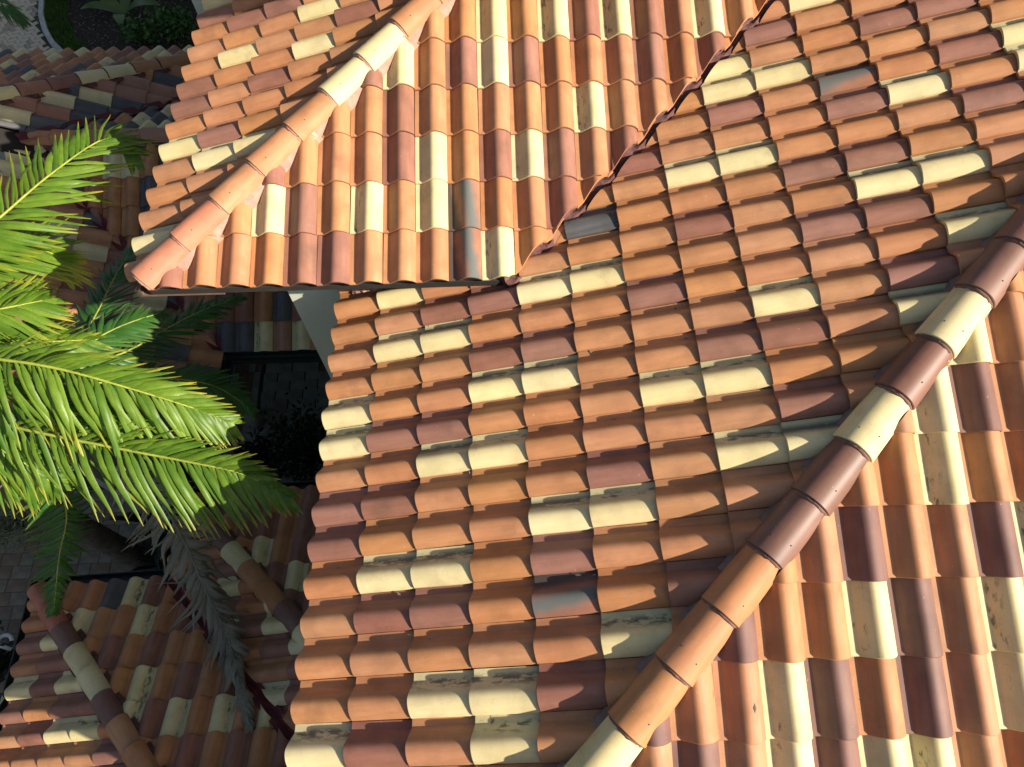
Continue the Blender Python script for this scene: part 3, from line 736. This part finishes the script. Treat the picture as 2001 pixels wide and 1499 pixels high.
# ------------------------------------------------------------------ porch column, lid
colm = thing('porch_column', 'pale tapered column on a round moulded base under the gutter corner', 'column', (-2.86, 1.98, 0))
mb = MB(); mb.lathe((-2.86, 1.98, .0), [(.13, .26), (.125, .5), (.115, 1.5), (.10, 3.05), (.13, 3.1), (.13, 3.2)], 28); mb.build('shaft', M['stone'], colm, True)
mb = MB(); mb.lathe((-2.86, 1.98, .0), [(.26, .121), (.275, .15), (.26, .18), (.21, .19), (.21, .205), (.225, .22), (.21, .24), (.165, .25), (.165, .27)], 32); mb.build('base_moulding', M['stone'], colm)
mb = MB(); mb.box((-3.16, 1.68, .004), (-2.56, 2.28, .12)); mb.build('plinth', M['stone'], colm)
lid = thing('drain_lid', 'round grey-green drain lid set in the courtyard paving', 'drain lid', (-2.076, 2.62, 0))
mb = MB(); mb.lathe((-2.076, 2.62, 0), [(.105, .002), (.105, .012), (.098, .016), (.075, .016), (.073, .011), (.062, .011), (.060, .016), (.0, .016)][:-1], 30); mb.build('ring', M['lid'], lid)
mb = MB(); mb.lathe((-2.076, 2.62, 0), [(.056, .004), (.056, .017), (.05, .02)], 24); mb.build('centre_plate', M['lid'], lid)

# ------------------------------------------------------------------ plants
def leaf_shape(n, wfun, droop, fold, curl=0.0):
    V = []; F = []; lt = []
    for k in range(n+1):
        x = k/n; wd = wfun(x); z = -droop*x*x + curl*math.sin(x*5)*.02
        V += [(x, -wd, z-fold*wd), (x, 0, z), (x, wd, z-fold*wd)]; lt += [x, x, x]
        if k < n:
            a = k*3; F += [(a, a+3, a+4, a+1), (a+1, a+4, a+5, a+2)]
    return V, F, lt
def lw(x): return 0.062*min(1, .35+x*5)*(1-max(0, (x-.35)/.65)**1.6*.93)
LEAFS = []
for k in range(7):
    V, F, lt = leaf_shape(7, lambda x: lw(x)*(0.62+.05*k), .02+.055*k, .55+.1*(k % 3), k)
    me = mesh('leaflet', V, F, True, lt); me.materials.append(None); LEAFS.append((me, V, F, lt))
def crom(P, t):
    n = len(P)-1; x = min(max(t, 0), .99999)*n; i = int(x); f = x-i
    p0, p1, p2, p3 = P[max(i-1, 0)], P[i], P[i+1], P[min(i+2, n)]
    return .5*((2*p1)+(p2-p0)*f+(2*p0-5*p1+4*p2-p3)*f*f+(3*p1-p0-3*p2+p3)*f**3)
def frond(palm, P, n, t0, L, mat, rmat, aL=(42, 22), psL=28, aR=(62, 30), psR=-20, single=True, lenL=.75, lenR=1.0, seed=0, droop=0, r0=.015, wd=1.05, label=None, jit=1.0, hint=(0, 0, 1)):
    P = [Vector(q) for q in P]; rd = random.Random(seed*13+5)
    mb = MB(); N = 26; pts = [crom(P, k/N) for k in range(N+1)]
    mb.tube(pts, [r0*(1-.85*k/N)+.002 for k in range(N+1)], 7)
    fr = mb.build('frond', M[rmat], palm, True)
    if label: fr['label'] = label
    bulk = MB()
    for k in range(n):
        for side in (-1, 1):
            t = t0 + (1-t0)*((k+.5+rd.uniform(-.18, .18)*jit)/n)
            q = crom(P, t); T = (crom(P, min(t+.02, 1))-crom(P, t-.02)).normalized()
            Bv = T.cross(Vector(hint)).normalized(); Nv = Bv.cross(T).normalized()
            f = (t-t0)/(1-t0)
            a0_, a1_ = (aR if side > 0 else aL); ps = (psR if side > 0 else psL)
            a = R_(a0_+(a1_-a0_)*f**1.3+rd.uniform(-6, 6)*jit); ps = R_(ps+rd.uniform(-9, 9)*jit)
            dv = (T*math.cos(a) + (Bv*side*math.cos(ps)+Nv*math.sin(ps))*math.sin(a)).normalized()
            ll = L*(lenR if side > 0 else lenL)*(.62+.38*math.sin(math.pi*min(1, f*1.05+.12)))*(1-.55*max(0, f-.75)/.25)*rd.uniform(.9, 1.08)
            nv = (Nv - dv*Nv.dot(dv)).normalized()
            nv = Matrix.Rotation(R_(rd.uniform(-22, 22)*jit + side*14), 3, dv) @ nv
            yv = nv.cross(dv).normalized()
            vi = min(6, max(0, int(rd.uniform(0, 4.2)) + droop)); me, V, F, lt = LEAFS[vi]
            m4 = Matrix((dv*ll, yv*.5*wd*rd.uniform(.9, 1.1), nv*ll)).transposed().to_4x4(); m4.translation = q + dv*.006
            if single: obj('leaflet', me, M[mat], fr, m4)
            else: bulk.add([m4 @ Vector(v) for v in V], F, lt)
    if not single:
        o = bulk.build('leaflets', M[mat], fr, True, True); o['kind'] = 'stuff'
    return fr
palm = thing('palm_tree', 'tall feather palm with sunlit yellow-green fronds reaching in from the left edge', 'palm tree', (-4.5, -.15, 0))
mb = MB(); TP = [Vector(q) for q in ((-4.5, -.15, -.03), (-4.46, -.15, .6), (-4.38, -.15, 2.2), (-4.28, -.15, 4.2), (-4.2, -.15, 5.5), (-4.2, -.15, 5.85))]
NT = 60; pts = [crom(TP, k/NT) for k in range(NT+1)]
mb.tube(pts, [(.17-.05*k/NT+.05*math.exp(-k/3))*(1+(.035 if k % 2 else -.02)) for k in range(NT+1)], 16); mb.build('trunk', M['trunk'], palm, True)
FR = {
'F1': [(-4.2, -0.15, 5.8), (-3.367, 0.365, 6.25), (-2.968, 0.656, 6.4), (-2.709, 0.939, 6.45), (-2.48, 1.447, 6.4), (-2.252, 2.008, 6.25), (-2.026, 1.952, 6.13)],
'F1b': [(-4.2, -0.15, 5.8), (-3.567, 0.272, 6.15), (-3.101, 0.503, 6.25), (-2.817, 0.76, 6.2), (-2.61, 0.889, 6.13), (-2.422, 0.852, 6.0)],
'F2': [(-4.2, -0.15, 5.8), (-3.414, 0.078, 6.15), (-2.896, 0.136, 6.25), (-2.579, 0.253, 6.2), (-2.422, 0.425, 6.05)],
'F3': [(-4.2, -0.15, 5.8), (-3.266, -0.109, 6.15), (-2.449, -0.263, 6.27), (-1.992, -0.349, 6.25), (-1.546, -0.453, 6.13), (-1.154, -0.534, 5.95), (-0.92, -0.579, 5.78)],
'F4': [(-4.2, -0.15, 5.8), (-3.313, -0.392, 5.85), (-2.335, -0.672, 5.9), (-1.573, -0.851, 5.89), (-1.08, -0.953, 5.85), (-0.738, -1.034, 5.82), (-0.407, -1.173, 5.73)],
'F3b': [(-4.2, -0.15, 5.8), (-3.45, -0.24, 5.98), (-2.75, -0.38, 6.02), (-2.2, -0.50, 5.95), (-1.75, -0.60, 5.8), (-1.45, -0.66, 5.6)],
'F2b': [(-4.2, -0.15, 5.8), (-3.5, 0.0, 6.0), (-3.0, 0.02, 6.05), (-2.6, 0.08, 5.95), (-2.2, 0.22, 5.75)],
'F5': [(-4.2, -0.15, 5.8), (-3.571, -0.334, 5.75), (-2.999, -0.575, 5.65), (-2.643, -0.744, 5.5), (-2.469, -0.876, 5.25)],
'F6': [(-4.2, -0.15, 5.8), (-3.724, -0.14, 5.65), (-3.247, -0.349, 5.15), (-3.111, -0.491, 4.5), (-3.187, -0.667, 3.95), (-3.463, -0.999, 3.45), (-3.653, -1.459, 3.0)],
'F7': [(-4.2, -0.15, 5.8), (-3.431, -0.001, 5.55), (-2.664, -0.221, 5.15), (-2.225, -0.475, 4.65), (-2.002, -0.892, 4.05), (-1.84, -1.386, 3.55), (-1.592, -1.899, 3.3), (-1.309, -2.603, 3.3)],
'P2a': [(-4.2, -0.15, 5.8), (-3.701, 0.156, 5.55), (-3.07, 0.306, 5.25), (-2.745, 0.49, 5.1), (-2.623, 0.745, 5.0), (-2.417, 0.918, 4.95), (-2.242, 1.121, 4.8)],
'P2b': [(-4.2, -0.15, 5.8), (-3.837, 0.321, 5.45), (-3.119, 0.532, 5.05), (-2.956, 0.761, 4.85), (-2.916, 1.189, 4.75), (-2.91, 1.719, 4.65), (-2.917, 2.224, 4.5)],
'P2c': [(-4.2, -0.15, 5.8), (-3.559, 0.157, 5.45), (-2.88, 0.358, 5.05), (-2.539, 0.689, 4.75), (-2.286, 1.141, 4.5), (-2.051, 1.496, 4.3), (-1.807, 1.836, 4.05)],
'P2e': [(-4.2, -0.15, 5.8), (-3.523, 0.056, 5.45), (-2.765, 0.245, 4.95), (-2.185, 0.495, 4.55), (-1.773, 0.525, 4.3), (-1.504, 0.418, 3.95)]}
frond(palm, FR['F1'], 42, .30, .62, 'frond', 'rachis', (46, 30), 30, (58, 34), -6, True, .72, 1.0, 1)
frond(palm, FR['F1b'], 34, .30, .62, 'frond', 'rachis', (46, 26), 20, (60, 28), -10, False, .8, 1.0, 2)
frond(palm, FR['F2'], 32, .30, .55, 'frond', 'rachis', (40, 22), 20, (52, 24), -10, False, .8, .9, 3)
frond(palm, FR['F3'], 50, .22, .72, 'frond', 'rachis', (36, 18), 26, (64, 26), -26, True, .66, 1.0, 4)
frond(palm, FR['F4'], 52, .18, .70, 'frond', 'rachis', (34, 16), 22, (66, 34), -30, True, .60, 1.0, 5)
frond(palm, FR['F3b'], 40, .22, .60, 'frond', 'rachis', (38, 20), 12, (64, 28), -30, False, .7, 1.0, 14, 1)
frond(palm, FR['F2b'], 36, .25, .58, 'frond', 'rachis', (40, 22), 18, (58, 26), -16, False, .8, 1.0, 15)
frond(palm, FR['F5'], 34, .22, .62, 'frond', 'rachis', (40, 24), 10, (66, 30), -32, False, .7, 1.0, 6, 1)
frond(palm, FR['F6'], 36, .44, .46, 'frond_shaded', 'rachis', (66, 26), -10, (66, 26), -10, False, 1.0, 1.0, 7, 1, hint=(.65, -.2, .73))
frond(palm, FR['F7'], 78, .40, .58, 'frond_dead', 'rachis_dead', (50, 12), -22, (50, 12), -22, False, .9, 1.0, 8, 3, .016, 1.0, 'dead grey-brown frond hanging over the lower roof', 2.2, (.5, -.2, .84))
frond(palm, FR['P2a'], 28, .44, .40, 'frond_shaded', 'rachis', (48, 24), 8, (58, 26), -10, False, .85, 1.0, 9)
frond(palm, FR['P2b'], 32, .40, .44, 'frond_shaded', 'rachis', (50, 24), 8, (50, 24), -5, False, 1.0, 1.0, 10)
frond(palm, FR['P2c'], 34, .36, .46, 'frond_shaded', 'rachis', (46, 20), 8, (46, 22), -10, False, .9, 1.0, 11)
frond(palm, FR['P2e'], 32, .36, .46, 'frond_shaded', 'rachis', (46, 20), 8, (50, 22), -10, False, .9, 1.0, 12)
# crownshaft sheath
mb = MB(); mb.tube([(-4.2, -.15, 5.35), (-4.2, -.15, 5.6), (-4.2, -.15, 5.85), (-4.2, -.15, 6.05)], [.12, .15, .11, .03], 14); mb.build('crownshaft', M['rachis'], palm, True)

def shrub(name, label, loc, rx, ry, rz, nleaf, size, mat, seed, stems=7, cat='shrub', shape=(0.30, 3), smat='stem', up=.4):
    t = thing(name, label, cat, loc); rd = random.Random(seed); L = Vector(loc); sm = MB(); lm = MB()
    tips = []
    for k in range(stems):
        an = rd.uniform(0, 6.28); r = rd.uniform(.2, .9); tip = L + Vector((math.cos(an)*rx*r, math.sin(an)*ry*r, rz*rd.uniform(.6, 1.0)))
        mid = L.lerp(tip, .5) + Vector((rd.uniform(-.05, .05), rd.uniform(-.05, .05), .04)); sm.tube([L, mid, tip], [.012, .008, .003], 5); tips += [mid, tip, tip]
    sm.build('stems', M[smat], t, True)
    for k in range(nleaf):
        c = rd.choice(tips) + Vector((rd.gauss(0, .28)*rx, rd.gauss(0, .28)*ry, rd.gauss(0, .16)*rz)); c.z = max(c.z, L.z+.02)
        dv = Vector((rd.gauss(0, 1), rd.gauss(0, 1), rd.gauss(up, .7))).normalized(); nv = dv.cross(Vector((rd.gauss(0, 1), rd.gauss(0, 1), rd.gauss(0, 1)))).normalized(); yv = nv.cross(dv)
        s = size*rd.uniform(.6, 1.25); wd = s*shape[0]
        lm.add([c, c+dv*s*.45+yv*wd-nv*wd*.3, c+dv*s, c+dv*s*.45-yv*wd-nv*wd*.3, c+dv*s*.5], [(0, 1, 4), (1, 2, 4), (2, 3, 4), (3, 0, 4)], [0, .5, 1, .5, .5])
    o = lm.build('foliage', M[mat], t, True, True); o['kind'] = 'stuff'
    return t
def broadleaf(name, label, loc, n, L, wd, mat, seed, cat='plant', rise=.5, spread=(0, 6.28)):
    t = thing(name, label, cat, loc); rd = random.Random(seed); base = Vector(loc)
    for k in range(n):
        an = spread[0] + (spread[1]-spread[0])*(k+rd.uniform(.1, .9))/n; l = L*rd.uniform(.7, 1.1); h = Vector((math.cos(an), math.sin(an), 0))
        V = []; F = []; lt = []; N = 7
        for q in range(N+1):
            x = q/N; c = base + h*(l*x) + Vector((0, 0, l*rise*math.sin(x*2.1)+.03)); ww = wd*l*math.sin(math.pi*min(1, x*.93+.05))**.8*(1 if x > .12 else .35); s2 = Vector((-h.y, h.x, 0))
            V += [c-s2*ww+Vector((0, 0, .25*ww)), c, c+s2*ww+Vector((0, 0, .25*ww))]; lt += [x]*3
            if q < N: a = q*3; F += [(a, a+3, a+4, a+1), (a+1, a+4, a+5, a+2)]
        me = mesh('leaf', V, F, True, lt); obj('leaf', me, M[mat], t)
    return t
# bed plants, top left
shrub('shrub', 'yellow-green leafed shrub at the top of the planting bed', (-8.65, 13.95, .02), .42, .5, .75, 520, .15, 'leaf_light', 31, 10)
broadleaf('broadleaf_plant', 'broad-leaved plant with two large pale leaves in the middle of the planting bed', (-7.75, 13.25, .02), 6, 1.0, .17, 'leaf_broad', 32, rise=.35)
broadleaf('broadleaf_plant', 'dark strap-leaved plant behind the large pale leaves at the top edge', (-7.3, 14.3, .02), 13, 1.25, .055, 'leaf', 33, rise=.75)
broadleaf('broadleaf_plant', 'dark strap-leaved plant close to the pale side wall at the top edge', (-6.1, 14.0, .02), 12, 1.2, .06, 'leaf', 34, rise=.8)
shrub('shrub', 'low bright green shrub beside the sunlit eave tiles at the end of the planting bed', (-6.35, 12.35, .02), .55, .55, .5, 620, .14, 'leaf', 35, 9)
shrub('shrub', 'small bushy shrub just left of the bright green one', (-7.05, 12.1, .02), .38, .35, .4, 330, .12, 'leaf', 36, 7)
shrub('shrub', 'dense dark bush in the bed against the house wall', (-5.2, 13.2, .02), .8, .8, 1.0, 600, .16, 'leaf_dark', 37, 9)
# leaf litter on the bed
mb = MB(); rr = random.Random(77)
for k in range(900):
    x, y = rr.uniform(-9.3, -4.5), rr.uniform(11.0, 15.0)
    if not in_poly(x, y, lawn_in + [(-1.7, 7.0), (-1.7, 20)]): continue
    an = rr.uniform(0, 6.28); s = rr.uniform(.015, .045); c = Vector((x, y, .03)); a = Vector((math.cos(an), math.sin(an), rr.uniform(-.1, .4)))*s; b = Vector((-math.sin(an), math.cos(an), 0))*s*.4
    mb.add([c-a, c+b, c+a, c-b], [(0, 1, 2, 3)], [0, .5, 1, .5])
o = mb.build('leaf_litter', M['frond_dead'], None, lt=True); tag(o, 'dry leaf litter scattered over the planting bed', None, None, 'stuff')
# courtyard bushes
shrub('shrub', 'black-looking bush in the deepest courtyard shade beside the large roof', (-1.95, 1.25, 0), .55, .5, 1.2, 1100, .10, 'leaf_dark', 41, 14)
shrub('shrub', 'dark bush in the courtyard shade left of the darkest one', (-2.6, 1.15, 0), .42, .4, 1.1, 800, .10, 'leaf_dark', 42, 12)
# silvery twiggy shrub and yard plants
shrub('shrub', 'silvery twiggy shrub at the left edge below the palm fronds', (-6.45, .45, 0), .75, .75, .8, 900, .12, 'grey_leaf', 43, 46, shape=(.10, 3), smat='twig', up=.2)
broadleaf('broadleaf_plant', 'dark strap-leaved plant at the foot of the palm trunk by the gutter corner', (-3.95, .30, 0), 16, .8, .05, 'leaf_dark', 44, rise=.9)
broadleaf('broadleaf_plant', 'small dark strap-leaved plant standing on the yard paving left of the gutter', (-4.05, -.28, 0), 11, .42, .07, 'leaf_dark', 45, rise=.7)
shrub('shrub', 'dark maroon leaved shrub at the left edge beside the lower gutter', (-5.98, -1.6, 0), .32, .35, .5, 360, .13, 'leaf_dark', 46, 8)
orn = MB(); pts = [Vector((-5.86 + .075*math.cos(a), -1.36 + .075*math.sin(a), .42 + .02*a)) for a in [k*.32 for k in range(14)]] + [Vector((-5.80, -1.47, .30)), Vector((-5.79, -1.55, .05)), Vector((-5.79, -1.56, 0))]
orn.tube(pts, .03, 8); tag(orn.build('garden_ornament', M['white'], None, True), 'small white curled ornament among the dark leaves at the left edge', 'ornament')
# frond tip of a second palm in the top left corner
p2 = thing('palm_tree', 'second palm of which only one drooping frond tip shows in the top left corner', 'palm tree', (-10.6, 10.4, 0))
mb = MB(); mb.tube([(-10.6, 10.4, -.03), (-10.55, 10.4, 1.6), (-10.5, 10.35, 3.2)], [.16, .12, .10], 12); mb.build('trunk', M['trunk'], p2, True)
for k, P in enumerate(([(-10.5, 10.35, 3.2), (-9.4, 9.8, 3.75), (-8.1, 9.157, 3.6), (-7.159, 8.61, 3.35), (-6.871, 8.441, 3.15)], [(-10.5, 10.35, 3.2), (-11, 11.2, 3.8), (-11.6, 12.2, 3.6), (-12, 12.8, 3.1)], [(-10.5, 10.35, 3.2), (-11.4, 9.9, 3.8), (-12.4, 9.5, 3.5), (-13, 9.2, 3.0)])):
    frond(p2, P, 26, .25, .5, 'frond_shaded', 'rachis', (40, 14), -10, (40, 14), -10, False, 1, 1, 60+k, 2)
rr = random.Random(99); mb = MB()
for k in range(46):
    i = rr.randint(0, 13); j = rr.randint(0, 8)
    Mt = A.mat(i, j); sx = rr.choice((.05, .10, .16, .22)) + rr.uniform(-.03, .03)
    q = Mt @ Vector((sx*TW, rr.uniform(.02, EXP-.02), prof(sx)+LIFT*.6+.006)); an = rr.uniform(0, 6.28); l = rr.uniform(.008, .026)
    a = (A.u*math.cos(an)+A.v*math.sin(an))*l; b = (A.v*math.cos(an)-A.u*math.sin(an))*l*rr.uniform(.12, .4)
    if pix(q)[1] < 560: continue
    mb.add([q-a, q+b+A.n*.003, q+a+A.n*.006, q-b], [(0, 1, 2), (0, 2, 3)], [0, .5, 1, .5])
o = mb.build('leaf_debris', M['frond_dead'], None, lt=True); tag(o, 'bits of dry leaf caught in the troughs of the large tiled slope', None, None, 'stuff')
print('TILES', STAT, 'pavers', np_)
